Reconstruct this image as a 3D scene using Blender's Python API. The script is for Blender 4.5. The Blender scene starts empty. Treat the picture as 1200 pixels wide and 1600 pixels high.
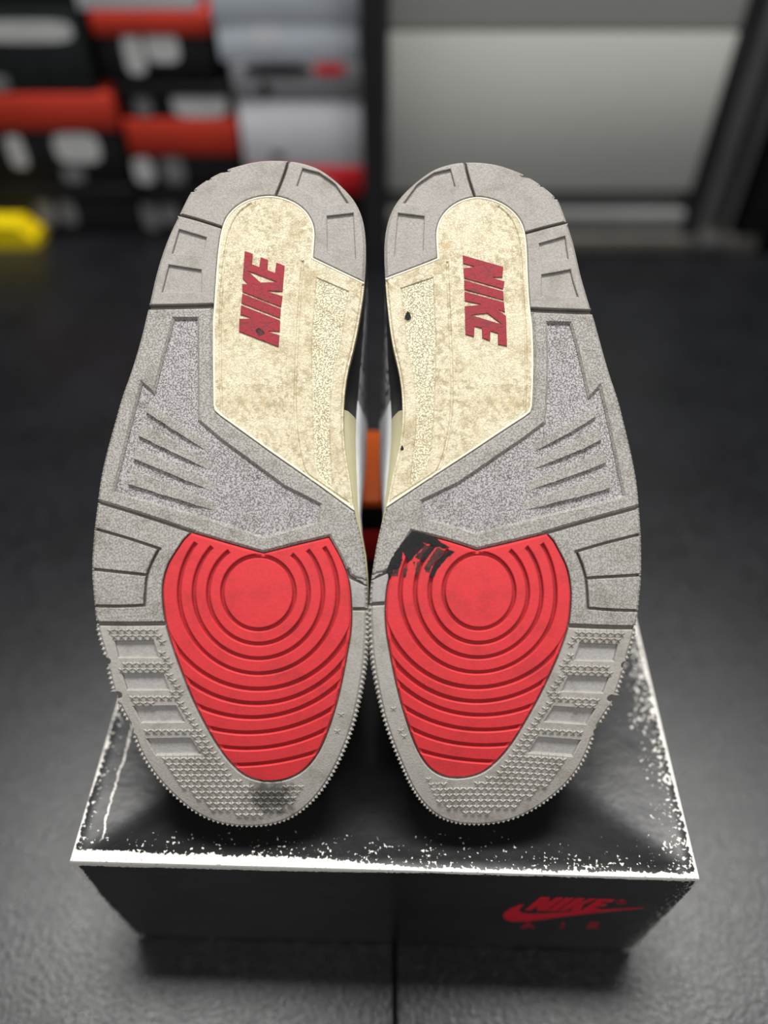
import bpy, bmesh, math, random
import numpy as np
from mathutils import Vector
from mathutils.geometry import delaunay_2d_cdt

random.seed(7)
rng = np.random.default_rng(7)
SC = bpy.context.scene
COL = SC.collection

# ------------------------------------------------------------------ camera, world, lamps, exposure
F = 1155.0                       # focal length in pixels of the 1200x1600 frame
PITCH = math.radians(47)
CP, SP = math.cos(PITCH), math.sin(PITCH)
LID_DROP = 0.3425                 # the camera hangs this far above the lid of the shoe box
BOX_H = 0.125
CAM_H = LID_DROP + BOX_H
cam_data = bpy.data.cameras.new('camera')
cam = bpy.data.objects.new('camera', cam_data); COL.objects.link(cam)
cam.location = (0, 0, CAM_H)
cam.rotation_euler = (math.pi / 2 - PITCH, 0, 0)
cam_data.sensor_fit = 'VERTICAL'; cam_data.sensor_height = 36.0; cam_data.sensor_width = 27.0
cam_data.lens = F / 1600 * 36
cam_data.clip_start = 0.01
cam_data.dof.use_dof = True
cam_data.dof.focus_distance = 0.317
cam_data.dof.aperture_fstop = cam_data.lens / 1000 / 0.0125
SC.camera = cam

world = bpy.data.worlds.new('garage_ambient'); SC.world = world
world.use_nodes = True
bg = world.node_tree.nodes['Background']
bg.inputs[0].default_value = (0.92, 0.96, 1.0, 1); bg.inputs[1].default_value = 0.16

def area_lamp(name, loc, sx, sy, power, color=(1, 1, 1), aim=None):
    d = bpy.data.lights.new(name, 'AREA'); d.shape = 'RECTANGLE'
    d.size, d.size_y, d.energy, d.color = sx, sy, power, color
    o = bpy.data.objects.new(name, d); COL.objects.link(o); o.location = loc
    if aim is not None:
        o.rotation_euler = (Vector(aim) - Vector(loc)).to_track_quat('-Z', 'Y').to_euler()
    return o
area_lamp('ceiling_panel_lamp', (0.05, 0.66, 2.35), 1.1, 0.45, 68, (1.0, 0.985, 0.96))
area_lamp('rear_fill_lamp', (0.2, -1.1, 2.35), 1.3, 0.3, 26, (1.0, 0.98, 0.95))  # added fill light behind the camera, no such fixture known; brightens camera-facing surfaces

SC.view_settings.view_transform = 'Standard'; SC.view_settings.look = 'None'
SC.view_settings.gamma = 1.0; SC.view_settings.use_curve_mapping = False
SC.view_settings.exposure = 0.0

# ------------------------------------------------------------------ node helpers
def lin(r, g, b):
    f = lambda c: c / 12.92 if c <= 0.04045 else ((c + 0.055) / 1.055) ** 2.4
    return (f(r / 255), f(g / 255), f(b / 255), 1)

class E:
    """a float socket with arithmetic"""
    def __init__(s, nt, v): s.nt, s.v = nt, v
    def op(s, o, *rest, flip=False):
        n = s.nt.nodes.new('ShaderNodeMath'); n.operation = o
        args = [s] + list(rest)
        if flip: args = args[::-1]
        for i, a in enumerate(args):
            if isinstance(a, E): a = a.v
            if isinstance(a, (int, float)): n.inputs[i].default_value = a
            else: s.nt.links.new(a, n.inputs[i])
        return E(s.nt, n.outputs[0])
    def __add__(s, o): return s.op('ADD', o)
    __radd__ = __add__
    def __sub__(s, o): return s.op('SUBTRACT', o)
    def __rsub__(s, o): return s.op('SUBTRACT', o, flip=True)
    def __mul__(s, o): return s.op('MULTIPLY', o)
    __rmul__ = __mul__
    def __truediv__(s, o): return s.op('DIVIDE', o)
    def max(s, o): return s.op('MAXIMUM', o)
    def min(s, o): return s.op('MINIMUM', o)
    def abs(s): return s.op('ABSOLUTE')
    def pow(s, e): return s.op('POWER', e)
    def clamp(s):
        n = s.op('ADD', 0.0); n.v.node.use_clamp = True; return n
    def ramp(s, a, b):           # 0 below a, 1 above b
        n = s.nt.nodes.new('ShaderNodeMapRange'); n.interpolation_type = 'SMOOTHSTEP'
        n.inputs[1].default_value = a; n.inputs[2].default_value = b
        if a > b:
            n.inputs[1].default_value = b; n.inputs[2].default_value = a
            n.inputs[3].default_value = 1; n.inputs[4].default_value = 0
        s.nt.links.new(s.v, n.inputs[0]); return E(s.nt, n.outputs[0])

class Mat:
    def __init__(s, name, rough=0.6, spec=0.5, metallic=0.0):
        s.m = bpy.data.materials.new(name); s.m.use_nodes = True
        s.nt = s.m.node_tree; s.b = s.nt.nodes['Principled BSDF']
        s.b.inputs['Roughness'].default_value = rough
        s.b.inputs['Specular IOR Level'].default_value = spec
        s.b.inputs['Metallic'].default_value = metallic
        s.tc = s.nt.nodes.new('ShaderNodeTexCoord').outputs['Object']
    def xyz(s):
        n = s.nt.nodes.new('ShaderNodeSeparateXYZ'); s.nt.links.new(s.tc, n.inputs[0])
        return [E(s.nt, n.outputs[i]) for i in range(3)]
    def noise(s, scale, detail=3, rough=0.55, vec=None):
        n = s.nt.nodes.new('ShaderNodeTexNoise'); n.inputs['Scale'].default_value = scale
        n.inputs['Detail'].default_value = detail; n.inputs['Roughness'].default_value = rough
        s.nt.links.new(vec or s.tc, n.inputs['Vector']); return E(s.nt, n.outputs[0])
    def vor(s, scale, feature='F1', rand=1.0):
        n = s.nt.nodes.new('ShaderNodeTexVoronoi'); n.feature = feature
        n.inputs['Scale'].default_value = scale; n.inputs['Randomness'].default_value = rand
        s.nt.links.new(s.tc, n.inputs['Vector']); return E(s.nt, n.outputs['Distance'])
    def stretch(s, x, y, z):
        n = s.nt.nodes.new('ShaderNodeVectorMath'); n.operation = 'MULTIPLY'
        n.inputs[1].default_value = (x, y, z); s.nt.links.new(s.tc, n.inputs[0]); return n.outputs[0]
    def mix(s, fac, a, b):
        n = s.nt.nodes.new('ShaderNodeMix'); n.data_type = 'RGBA'
        for v, i in ((fac, 0), (a, 6), (b, 7)):
            if isinstance(v, E): v = v.v
            if isinstance(v, (tuple, float, int)): n.inputs[i].default_value = v
            else: s.nt.links.new(v, n.inputs[i])
        return n.outputs[2]
    def color(s, c):
        if isinstance(c, tuple): s.b.inputs['Base Color'].default_value = c
        else: s.nt.links.new(c, s.b.inputs['Base Color'])
        return s
    def rough(s, e): s.nt.links.new(e.v, s.b.inputs['Roughness']); return s
    def bump(s, h, dist=0.0005, strength=1.0):
        n = s.nt.nodes.new('ShaderNodeBump'); n.inputs['Distance'].default_value = dist
        n.inputs['Strength'].default_value = strength
        s.nt.links.new(h.v, n.inputs['Height']); s.nt.links.new(n.outputs[0], s.b.inputs['Normal']); return s

MT = {}
def pits(m, scale):
    """short dashed pits of the moulded rubber grain"""
    e = m.vor(scale, 'DISTANCE_TO_EDGE')
    return e.ramp(0.17, 0.06) * m.noise(scale * 2.3, 1).ramp(0.48, 0.53)

def rubber(name, base, dirt, grain, pit_scale=520, pit_dark=None, pit_amt=0.5, bumpd=0.0004, dirt_lo=0.45, dirt_hi=0.75, rough=0.62, spec=0.3, blotch=None, stain=None, spot=None):
    m = Mat(name, rough, spec)
    d = m.noise(90, 6, 0.65).ramp(dirt_lo, dirt_hi)
    fine = m.noise(900, 2)
    c = m.mix(d, base, dirt)
    p = pits(m, pit_scale)
    if pit_dark is not None: c = m.mix(p * pit_amt, c, pit_dark)
    c = m.mix(fine.ramp(0.35, 0.7) * 0.16, c, lin(70, 66, 60))
    if blotch: c = m.mix(m.noise(380, 5, 0.75).ramp(0.46, 0.60) * m.noise(70, 3).ramp(0.25, 0.6) * 0.85, c, blotch)
    if stain: c = m.mix(m.noise(55, 5, 0.65).ramp(0.60, 0.74) * 0.55, c, stain)
    if spot is not None:
        x, y, z = m.xyz(); dd = ((x - spot[0]).pow(2) + (y - spot[1]).pow(2) + (z - spot[2]).pow(2)).pow(0.5)
        c = m.mix((dd + (m.noise(260, 4) - 0.5) * 0.02).ramp(0.0125, 0.004) * 0.75, c, lin(44, 43, 42))
    m.color(c)
    m.bump((1.0 - p) * grain + m.noise(1400, 2) * 0.25, bumpd)
    MT[name] = m.m
G1, G2 = lin(172, 169, 163), lin(147, 142, 134)
rubber('grey_rubber', G1, G2, 0.6, 760, lin(104, 98, 90), 0.4)
rubber('grey_rubber_pitted', lin(180, 176, 176), lin(160, 155, 152), 1.0, 800, lin(84, 80, 78), 0.6, 0.0007)
rubber('grey_rubber_smooth', lin(166, 163, 161), lin(148, 144, 141), 0.1, 560, None)
rubber('heel_rubber', lin(166, 161, 155), lin(146, 140, 132), 0.12, 760, lin(120, 114, 106), 0.2)
rubber('star_rubber', lin(170, 166, 159), lin(148, 142, 132), 0.1, 560, None)
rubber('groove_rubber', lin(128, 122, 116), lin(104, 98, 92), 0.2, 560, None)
rubber('cream_rubber', lin(230, 220, 192), lin(204, 190, 156), 0.25, 800, lin(160, 138, 100), 0.15, dirt_lo=0.42, dirt_hi=0.70, blotch=lin(172, 158, 124), stain=lin(190, 152, 100))
rubber('cream_rubber_pitted', lin(234, 226, 196), lin(216, 202, 166), 0.9, 800, lin(160, 140, 100), 0.6, 0.0006, dirt_lo=0.5, dirt_hi=0.75, stain=lin(196, 164, 110))
rubber('red_rubber', lin(214, 54, 60), lin(194, 50, 56), 0.06, 300, lin(150, 40, 46), 0.06, 0.0002)
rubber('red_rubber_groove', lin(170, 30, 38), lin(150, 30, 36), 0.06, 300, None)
rubber('letter_rubber', lin(154, 34, 48), lin(128, 46, 54), 0.1, 300, lin(90, 50, 54), 0.35, dirt_lo=0.5, dirt_hi=0.7)

def plain(name, col, rough=0.6, spec=0.4, noise_scale=60, var=0.12, bumpd=0.0002, metallic=0.0, bscale=None):
    m = Mat(name, rough, spec, metallic)
    n = m.noise(noise_scale, 4)
    dark = tuple(c * (1 - 2.2 * var) for c in col[:3]) + (1,)
    m.color(m.mix(n.ramp(0.3, 0.7), dark, col))
    m.bump(m.noise(bscale or noise_scale * 8, 3), bumpd)
    MT[name] = m.m
plain('yellowed_foam', lin(240, 234, 196), 0.5, 0.4, 40, 0.05)
plain('pale_lip', lin(244, 238, 214), 0.5, 0.4, 200, 0.04)
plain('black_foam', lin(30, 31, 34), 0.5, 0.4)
plain('white_leather', lin(226, 228, 230), 0.5, 0.4, 120, 0.04, 0.0004, bscale=700)
plain('lining_fabric', lin(44, 45, 48), 0.9, 0.1, 300, 0.15, 0.0006)
plain('lace_cotton', lin(220, 221, 222), 0.9, 0.1, 900, 0.1, 0.0004)
plain('black_glue', lin(34, 33, 34), 0.42, 0.5, 500, 0.2, 0.0006)
plain('thin_black_smear', lin(98, 62, 60), 0.6, 0.3, 600, 0.25, 0.0004)
plain('orange_card', lin(236, 104, 20), 0.5, 0.4, 20, 0.05)
plain('red_card', lin(235, 46, 54), 0.5, 0.4, 20, 0.05)
plain('scarlet_card', lin(200, 58, 40), 0.5, 0.4, 20, 0.05)
plain('black_card', lin(26, 26, 28), 0.55, 0.25, 30, 0.1)
plain('green_black_card', lin(36, 42, 42), 0.55, 0.3, 30, 0.1)
plain('white_card', lin(244, 245, 250), 0.5, 0.4, 20, 0.04)
plain('silver_card', lin(224, 232, 242), 0.5, 0.4, 20, 0.04)
plain('grey_card', lin(150, 150, 154), 0.5, 0.4, 20, 0.04)
plain('print_white', lin(206, 206, 206), 0.6, 0.3, 30, 0.05)
plain('print_grey', lin(128, 128, 130), 0.6, 0.3, 30, 0.05)
plain('print_red', lin(232, 36, 56), 0.55, 0.35, 200, 0.06)
plain('print_dim_red', lin(176, 36, 52), 0.55, 0.35, 200, 0.06)
plain('brown_card', lin(150, 126, 96), 0.8, 0.2, 60, 0.1)
plain('yellow_plastic', lin(232, 206, 10), 0.45, 0.4, 20, 0.04)
plain('door_paint', lin(206, 206, 200), 0.5, 0.3, 3, 0.03)
plain('door_rail', lin(120, 120, 120), 0.5, 0.4, 6, 0.06)
plain('dark_metal', lin(58, 58, 60), 0.5, 0.4, 12, 0.08)
plain('zinc', lin(128, 128, 128), 0.45, 0.4, 12, 0.08)
plain('dark_wall', lin(46, 46, 48), 0.8, 0.2, 5, 0.1)
plain('threshold_grey', lin(104, 102, 96), 0.8, 0.2, 10, 0.1)

# elephant print leather (heel counter and toe cap)
m = Mat('elephant_print', 0.6, 0.35)
ev = m.vor(95, 'DISTANCE_TO_EDGE') + m.noise(200, 2) * 0.12
m.color(m.mix(ev.ramp(0.10, 0.16), lin(52, 52, 54), lin(158, 158, 160))); m.bump(ev, 0.0004); MT['elephant_print'] = m.m

# ------------------------------------------------------------------ object helpers
def tag(o, label=None, cat=None, group=None, kind=None):
    for k, v in (('label', label), ('category', cat), ('group', group), ('kind', kind)):
        if v: o[k] = v
    return o
def empty(name, loc, label, cat, group=None):
    o = bpy.data.objects.new(name, None); COL.objects.link(o)
    o.location = loc; o.empty_display_size = 0.05
    return tag(o, label, cat, group)
def mesh_obj(name, verts, faces, mat, parent=None, sharp=32, origin=None, fixn=False, mats=None, fmat=None):
    """verts in world space; the object sits in its parent's frame (parents are unrotated empties)"""
    V = np.asarray(verts, float)
    off = np.array(parent.location if parent is not None else (origin if origin is not None else (0, 0, 0)), float)
    gp = parent.parent if parent is not None else None
    if gp is not None: off = off + np.array(gp.location)
    me = bpy.data.meshes.new(name); me.from_pydata((V - off).tolist(), [], [list(map(int, f)) for f in faces])
    me.validate()
    if fixn:
        bm = bmesh.new(); bm.from_mesh(me); bmesh.ops.recalc_face_normals(bm, faces=bm.faces); bm.to_mesh(me); bm.free()
    for mm in (mats or [mat]): me.materials.append(MT[mm])
    if fmat is not None: me.polygons.foreach_set('material_index', np.asarray(fmat, np.int32))
    me.polygons.foreach_set('use_smooth', [True] * len(me.polygons))
    me.set_sharp_from_angle(angle=math.radians(sharp)); me.update()
    o = bpy.data.objects.new(name, me); COL.objects.link(o)
    if parent is not None: o.parent = parent
    elif origin is not None: o.location = origin
    return o
def box_mesh(lo, hi, bev=0.0):
    """a box with chamfered edges; returns verts, faces in world space"""
    bm = bmesh.new(); bmesh.ops.create_cube(bm, size=1)
    for v in bm.verts:
        for k in range(3): v.co[k] = lo[k] if v.co[k] < 0 else hi[k]
    if bev: bmesh.ops.bevel(bm, geom=list(bm.edges), offset=bev, segments=2, affect='EDGES', profile=0.5)
    bm.verts.index_update()
    r = ([tuple(v.co) for v in bm.verts], [[v.index for v in f.verts] for f in bm.faces]); bm.free(); return r
def box_obj(name, lo, hi, mat, parent=None, bev=0.002, origin=None):
    v, f = box_mesh(lo, hi, bev); return mesh_obj(name, v, f, mat, parent, origin=origin)

def ray(x, y):
    dx, dy = (x - 600) / F, (y - 800) / F
    return np.array([dx, CP - dy * SP, -(SP + dy * CP)])
CAMP = np.array([0, 0, CAM_H])
def on_z(x, y, z): d = ray(x, y); return CAMP + d * ((z - CAM_H) / d[2])
def on_y(x, y, Y): d = ray(x, y); return CAMP + d * (Y / d[1])

# ------------------------------------------------------------------ the setting: rubber floor tiles, garage door, wall
WALLY = 0.90
m = Mat('floor_rubber', 0.5, 0.38)
sp = m.noise(420, 2).ramp(0.62, 0.72)
c = m.mix(m.noise(14, 4).ramp(0.3, 0.7), lin(15, 16, 18), lin(24, 25, 28))
c = m.mix(m.noise(120, 3).ramp(0.45, 0.7) * 0.35, c, lin(44, 45, 48))
m.color(m.mix(sp * 0.45, c, lin(86, 86, 90)))
m.rough(m.noise(60, 3) * 0.12 + 0.23)
m.bump(m.noise(330, 3) + m.noise(900, 2) * 0.5, 0.0004); MT['floor_rubber'] = m.m
plain('floor_slab', lin(24, 24, 25), 0.9, 0.1)
floor = box_obj('floor', (-1.6, -0.9, -0.05), (1.6, 1.34, -0.012), 'floor_slab', bev=0)
tag(floor, 'black rubber gym mat floor with one seam below the shoe box', None, None, 'structure')
SEAM = on_z(617, 1540, 0)[0]
for (x0, x1) in ((-1.6, SEAM - 0.0007), (SEAM + 0.0007, 1.6)):
    box_obj('rubber_tile', (x0, -0.9, -0.012), (x1, 1.34, 0), 'floor_rubber', floor, 0.0015)

wall = box_obj('wall_back', (-1.6, 1.34, 0), (1.6, 1.40, 1.9), 'dark_wall', bev=0); tag(wall, 'dark wall behind the stacked shoe boxes', kind='structure')

# garage door: sectional panels, bottom seal, threshold
dx0, dx1 = on_y(606, 200, WALLY)[0], on_y(1100, 200, WALLY)[0] + 0.008
def hz(y, Y): return on_y(600, y, Y)[2]
door = box_obj('door_1', (dx0, WALLY + 0.035, 0.02), (dx1, WALLY + 0.05, 1.5), 'door_paint', bev=0.002)
tag(door, 'pale grey sectional garage door', kind='structure')
zs = [hz(300, WALLY), hz(47, WALLY), hz(47, WALLY) + 0.30, hz(47, WALLY) + 0.62]
for a, b in zip(zs[:-1], zs[1:]):
    box_obj('door_panel', (dx0, WALLY, a + 0.0008), (dx1, WALLY + 0.035, b - 0.0008), 'door_paint', door, 0.003)
z1, z2, z3 = hz(300, WALLY), hz(326, WALLY), hz(362, WALLY)
box_obj('rubber_seal', (dx0, WALLY + 0.012, z2), (dx1, WALLY + 0.035, z1), 'door_rail', door, 0.003)
box_obj('bottom_rail', (dx0, WALLY - 0.006, z3), (dx1, WALLY + 0.035, z2 - 0.002), 'zinc', door, 0.004)
th = box_obj('trim_1', (dx0, WALLY - 0.012, 0), (dx1 + 0.10, WALLY + 0.05, z3 - 0.002), 'threshold_grey', bev=0.003); tag(th, 'dusty grey threshold strip under the garage door', kind='structure')
post = box_obj('trim_2', (on_y(566, 200, WALLY - 0.03)[0], WALLY - 0.05, 0), (dx0 - 0.002, WALLY + 0.05, 1.5), 'dark_metal', bev=0.004); tag(post, 'dark upright post left of the garage door', kind='structure')
jl, jr = dx1 + 0.002, on_y(1128, 200, WALLY)[0]
jamb = box_obj('trim_3', (jl, WALLY - 0.01, 0), (jr, WALLY + 0.06, 1.5), 'dark_metal', bev=0.003); tag(jamb, 'dark upright jamb right of the garage door', kind='structure')
trk = empty('door_track', (jr + 0.02, WALLY, 0), 'grey metal door track standing right of the dark jamb', 'track')
tl, tr = jr + 0.003, jr + 0.040
box_obj('web_plate', (tl, WALLY + 0.015, z3 * 0.8), (tr, WALLY + 0.022, 1.45), 'zinc', trk, 0.001)
box_obj('flange', (tl, WALLY - 0.02, z3 * 0.8), (tl + 0.004, WALLY + 0.014, 1.45), 'zinc', trk, 0.001)
box_obj('flange', (tr - 0.004, WALLY - 0.02, z3 * 0.8), (tr, WALLY + 0.014, 1.45), 'zinc', trk, 0.001)
box_obj('foot_bracket', (tl - 0.001, WALLY - 0.022, 0), (tr + 0.001, WALLY + 0.024, z3 * 0.8), 'dark_metal', trk, 0.002)
cb = empty('storage_cabinet', (0.9, 1.0, 0), 'tall black cabinet at the right edge beside the door track', 'cabinet')
cx = tr + 0.012
box_obj('carcass', (cx, 0.90, 0.012), (cx + 0.45, 1.2, 1.3), 'black_card', cb, 0.004)
box_obj('plinth', (cx + 0.01, 0.915, 0), (cx + 0.44, 1.19, 0.012), 'black_card', cb, 0.001)
dpn = box_obj('door', (cx + 0.004, 0.885, 0.03), (cx + 0.446, 0.899, 1.29), 'black_card', cb, 0.003)
box_obj('handle', (cx + 0.03, 0.868, 0.55), (cx + 0.042, 0.8845, 0.70), 'dark_metal', dpn, 0.003)

# ------------------------------------------------------------------ shoe boxes stacked at the left
SY = 0.938
def rect_print(name, x0, y0, x1, y1, Y, mat, parent, round_=True):
    a, b = on_y(x0, y0, Y), on_y(x1, y1, Y)
    cx, cz, rx, rz = (a[0] + b[0]) / 2, (a[2] + b[2]) / 2, abs(b[0] - a[0]) / 2, abs(a[2] - b[2]) / 2
    n = 20; pts = []
    for i in range(n):
        t = 2 * math.pi * i / n; e = 0.55 if round_ else 0.2
        pts.append((cx + rx * math.copysign(abs(math.cos(t)) ** e, math.cos(t)), cz + rz * math.copysign(abs(math.sin(t)) ** e, math.sin(t))))
    V = [(x, Y - 0.0008, z) for x, z in pts] + [(x, Y, z) for x, z in pts]
    Fc = [list(range(n))] + [[i, (i + 1) % n, n + (i + 1) % n, n + i][::-1] for i in range(n)]
    return mesh_obj(name, V, Fc, mat, parent, fixn=True)
def stack_box(label, px0, px1, zb, zt, body, lid, lid_h, prints, Y=SY, lid_bottom=False, depth=0.26, group='shoe boxes stacked behind at the left'):
    xa, xb = on_y(px0, 200, Y)[0], on_y(px1, 200, Y)[0]
    t = empty('shoe_box', ((xa + xb) / 2, Y + depth / 2, zb), label, 'box', group)
    g = 0.0006
    if lid_bottom: b0, b1, l0, l1 = zb + lid_h, zt - g, zb + g, zb + lid_h
    else: b0, b1, l0, l1 = zb + g, zt - lid_h, zt - lid_h, zt - g
    bo = box_obj('box_body', (xa + 0.002, Y + 0.002, b0), (xb - 0.002, Y + depth - 0.002, b1), body, t, 0.002)
    li = box_obj('lid', (xa, Y, l0), (xb, Y + depth, l1), lid, t, 0.0025)
    for (a, b_, c_, d_, mt) in prints:
        zc = on_y(0, (b_ + d_) / 2, Y)[2]; on_lid = l0 <= zc <= l1
        rect_print('print', a, b_, c_, d_, Y if on_lid else Y + 0.002, mt, li if on_lid else bo)
    return t
hzs = lambda y: on_y(600, y, SY)[2]
H0 = hzs(291); H1 = hzs(147); H2 = hzs(-40)
# left column
stack_box('black shoe box with grey marks, lowest of the left stack behind the yellow wedge', -60, 186, 0, H0, 'black_card', 'black_card', 0.02, [(50, 305, 92, 352, 'print_grey'), (88, 312, 124, 350, 'print_grey')])
stack_box('black shoe box with scarlet lid and white lettering, middle of the left stack', -62, 186, H0, H1, 'black_card', 'scarlet_card', H1 - hzs(205), [(4, 212, 48, 262, 'print_white'), (78, 208, 162, 254, 'print_white'), (95, 262, 135, 284, 'print_grey')])
stack_box('dark green black shoe box with a pale grey stripe, top of the left stack', -70, 168, H1, H2, 'green_black_card', 'black_card', H2 - hzs(0), [(-40, 32, 118, 66, 'print_white'), (-30, 118, 18, 142, 'print_grey')])
# middle column
A0, A1, A2, A3 = hzs(300), hzs(186), hzs(132), hzs(18)
stack_box('plain black shoe box with two dim marks at the foot of the middle stack', 196, 370, 0, A0, 'black_card', 'black_card', 0.018, [(218, 316, 252, 358, 'print_grey'), (248, 318, 282, 350, 'print_grey')])
stack_box('black shoe box with scarlet lid, second from the floor in the middle stack', 194, 368, A0, A1, 'black_card', 'scarlet_card', A1 - hzs(243), [(205, 246, 244, 286, 'print_white'), (250, 246, 292, 286, 'print_grey')])
stack_box('low black shoe box with white lettering, third from the floor in middle stack', 196, 368, A1, A2, 'black_card', 'black_card', 0.014, [(206, 142, 240, 182, 'print_grey'), (264, 137, 358, 184, 'print_white')])
stack_box('black shoe box, scarlet lid, big white mark, fourth from floor in middle stack', 181, 351, A2, A3, 'black_card', 'scarlet_card', A3 - hzs(57), [(186, 52, 232, 116, 'print_white'), (222, 50, 284, 98, 'print_white')])
stack_box('white shoe box on top of the middle stack, cut by the frame', 166, 340, A3, A3 + 0.1, 'white_card', 'white_card', 0.03, [])
# right column
B0, B1, B2 = hzs(263), hzs(98), hzs(-70)
stack_box('black shoe box with red lid at the foot of the stack beside the door post', 380, 572, 0, B0, 'black_card', 'red_card', B0 - hzs(305), [(432, 282, 520, 300, 'print_white')])
stack_box('white shoe box with grey lid, middle of the stack beside the door post', 372, 570, B0, B1, 'white_card', 'grey_card', B1 - hzs(158), [(405, 128, 424, 152, 'black_card'), (424, 238, 444, 250, 'black_card'), (380, 99, 486, 118, 'black_card'), (489, 99, 540, 117, 'red_card')])
stack_box('silvery white shoe box at the top of the stack beside the door post', 356, 566, B1, B2, 'silver_card', 'silver_card', 0.06, [(390, 40, 440, 72, 'white_card')])

# yellow wheel chock on the floor
ya, yb = on_z(-40, 388, 0), on_z(60, 388, 0)
YW0, YW1 = ya[1], ya[1] + 0.04
yt = on_y(22, 354, YW0)
ch = empty('wheel_chock', (ya[0], YW0, 0), 'yellow plastic wedge on the floor in front of the left stack', 'wedge')
prof = [(ya[0], 0), (yb[0], 0), (yb[0], 0.010), (yt[0], yt[2]), (ya[0] + 0.02, yt[2]), (ya[0], yt[2] - 0.02)]
n = len(prof)
mesh_obj('wedge_body', [(x, YW0, z) for x, z in prof] + [(x, YW1, z) for x, z in prof],
         [list(range(n)), list(range(2 * n - 1, n - 1, -1))] + [[i, n + i, n + (i + 1) % n, (i + 1) % n] for i in range(n)], 'yellow_plastic', ch, fixn=True)
for k in range(5):
    t = (k + 0.5) / 5; x = yb[0] + (yt[0] - yb[0]) * t; z = 0.010 + (yt[2] - 0.010) * t
    box_obj('grip_rib', (x - 0.002, YW0 + 0.004, z - 0.003), (x + 0.002, YW1 - 0.004, z + 0.0025), 'yellow_plastic', ch, 0.0006)

# ------------------------------------------------------------------ 2D region tools (all in millimetres)
def P2(a): return np.asarray(a, float).reshape(-1, 2)
def inside(pts, poly):
    x, y = pts[:, 0], pts[:, 1]; r = np.zeros(len(pts), bool)
    a, b = poly, np.roll(poly, -1, 0)
    for (x1, y1), (x2, y2) in zip(a, b):
        if y1 == y2: continue
        c = ((y1 > y) != (y2 > y)) & (x < (x2 - x1) * (y - y1) / (y2 - y1) + x1); r ^= c
    return r
def seg_dist(pts, a, b):
    """distance of every point to the nearest of the segments a[i]-b[i]"""
    out = np.full(len(pts), 1e9); d = b - a; L = (d ** 2).sum(1) + 1e-12
    for i in range(len(a)):
        t = np.clip(((pts - a[i]) @ d[i]) / L[i], 0, 1)
        out = np.minimum(out, np.hypot(*(pts - a[i] - t[:, None] * d[i]).T))
    return out
def poly_dist(pts, poly): return seg_dist(pts, poly, np.roll(poly, -1, 0))
def dens(poly, step, closed=True):
    poly = P2(poly); out = []; m_ = len(poly)
    for i in range(m_ if closed else m_ - 1):
        a, b = poly[i], poly[(i + 1) % m_]; k = max(1, int(math.ceil(np.hypot(*(b - a)) / step)))
        for j in range(k): out.append(a + (b - a) * j / k)
    if not closed: out.append(poly[-1])
    return np.array(out)
def chaikin(poly, it=2, closed=True):
    poly = P2(poly)
    for _ in range(it):
        if closed:
            q = np.roll(poly, -1, 0); poly = np.stack([poly * .75 + q * .25, poly * .25 + q * .75], 1).reshape(-1, 2)
        else:
            a, q = poly[:-1], poly[1:]
            mid = np.stack([a * .75 + q * .25, a * .25 + q * .75], 1).reshape(-1, 2)
            poly = np.vstack([poly[:1], mid[1:-1], poly[-1:]])
    return poly
def stroke(line, w, w2=None):
    """polygon around an open polyline, w wide (tapering to w2)"""
    p = P2(line); w2 = w if w2 is None else w2
    d = np.gradient(p, axis=0); d /= np.hypot(*d.T)[:, None] + 1e-12; nn = np.stack([-d[:, 1], d[:, 0]], 1)
    hw = np.linspace(w, w2, len(p))[:, None] / 2
    return np.vstack([p + nn * hw, (p - nn * hw)[::-1]])
def offset_poly(poly, d):
    """move a closed polygon outward by d"""
    p = P2(poly); a = np.roll(p, 1, 0); b = np.roll(p, -1, 0)
    area = 0.5 * np.sum(p[:, 0] * b[:, 1] - b[:, 0] * p[:, 1])
    e1 = p - a; e2 = b - p
    n1 = np.stack([e1[:, 1], -e1[:, 0]], 1); n1 /= np.hypot(*n1.T)[:, None] + 1e-12
    n2 = np.stack([e2[:, 1], -e2[:, 0]], 1); n2 /= np.hypot(*n2.T)[:, None] + 1e-12
    mv = n1 + n2; mv = mv / np.maximum((mv * mv).sum(1) / 2, 0.6)[:, None]
    return p + mv * d * (1 if area > 0 else -1)

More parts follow.
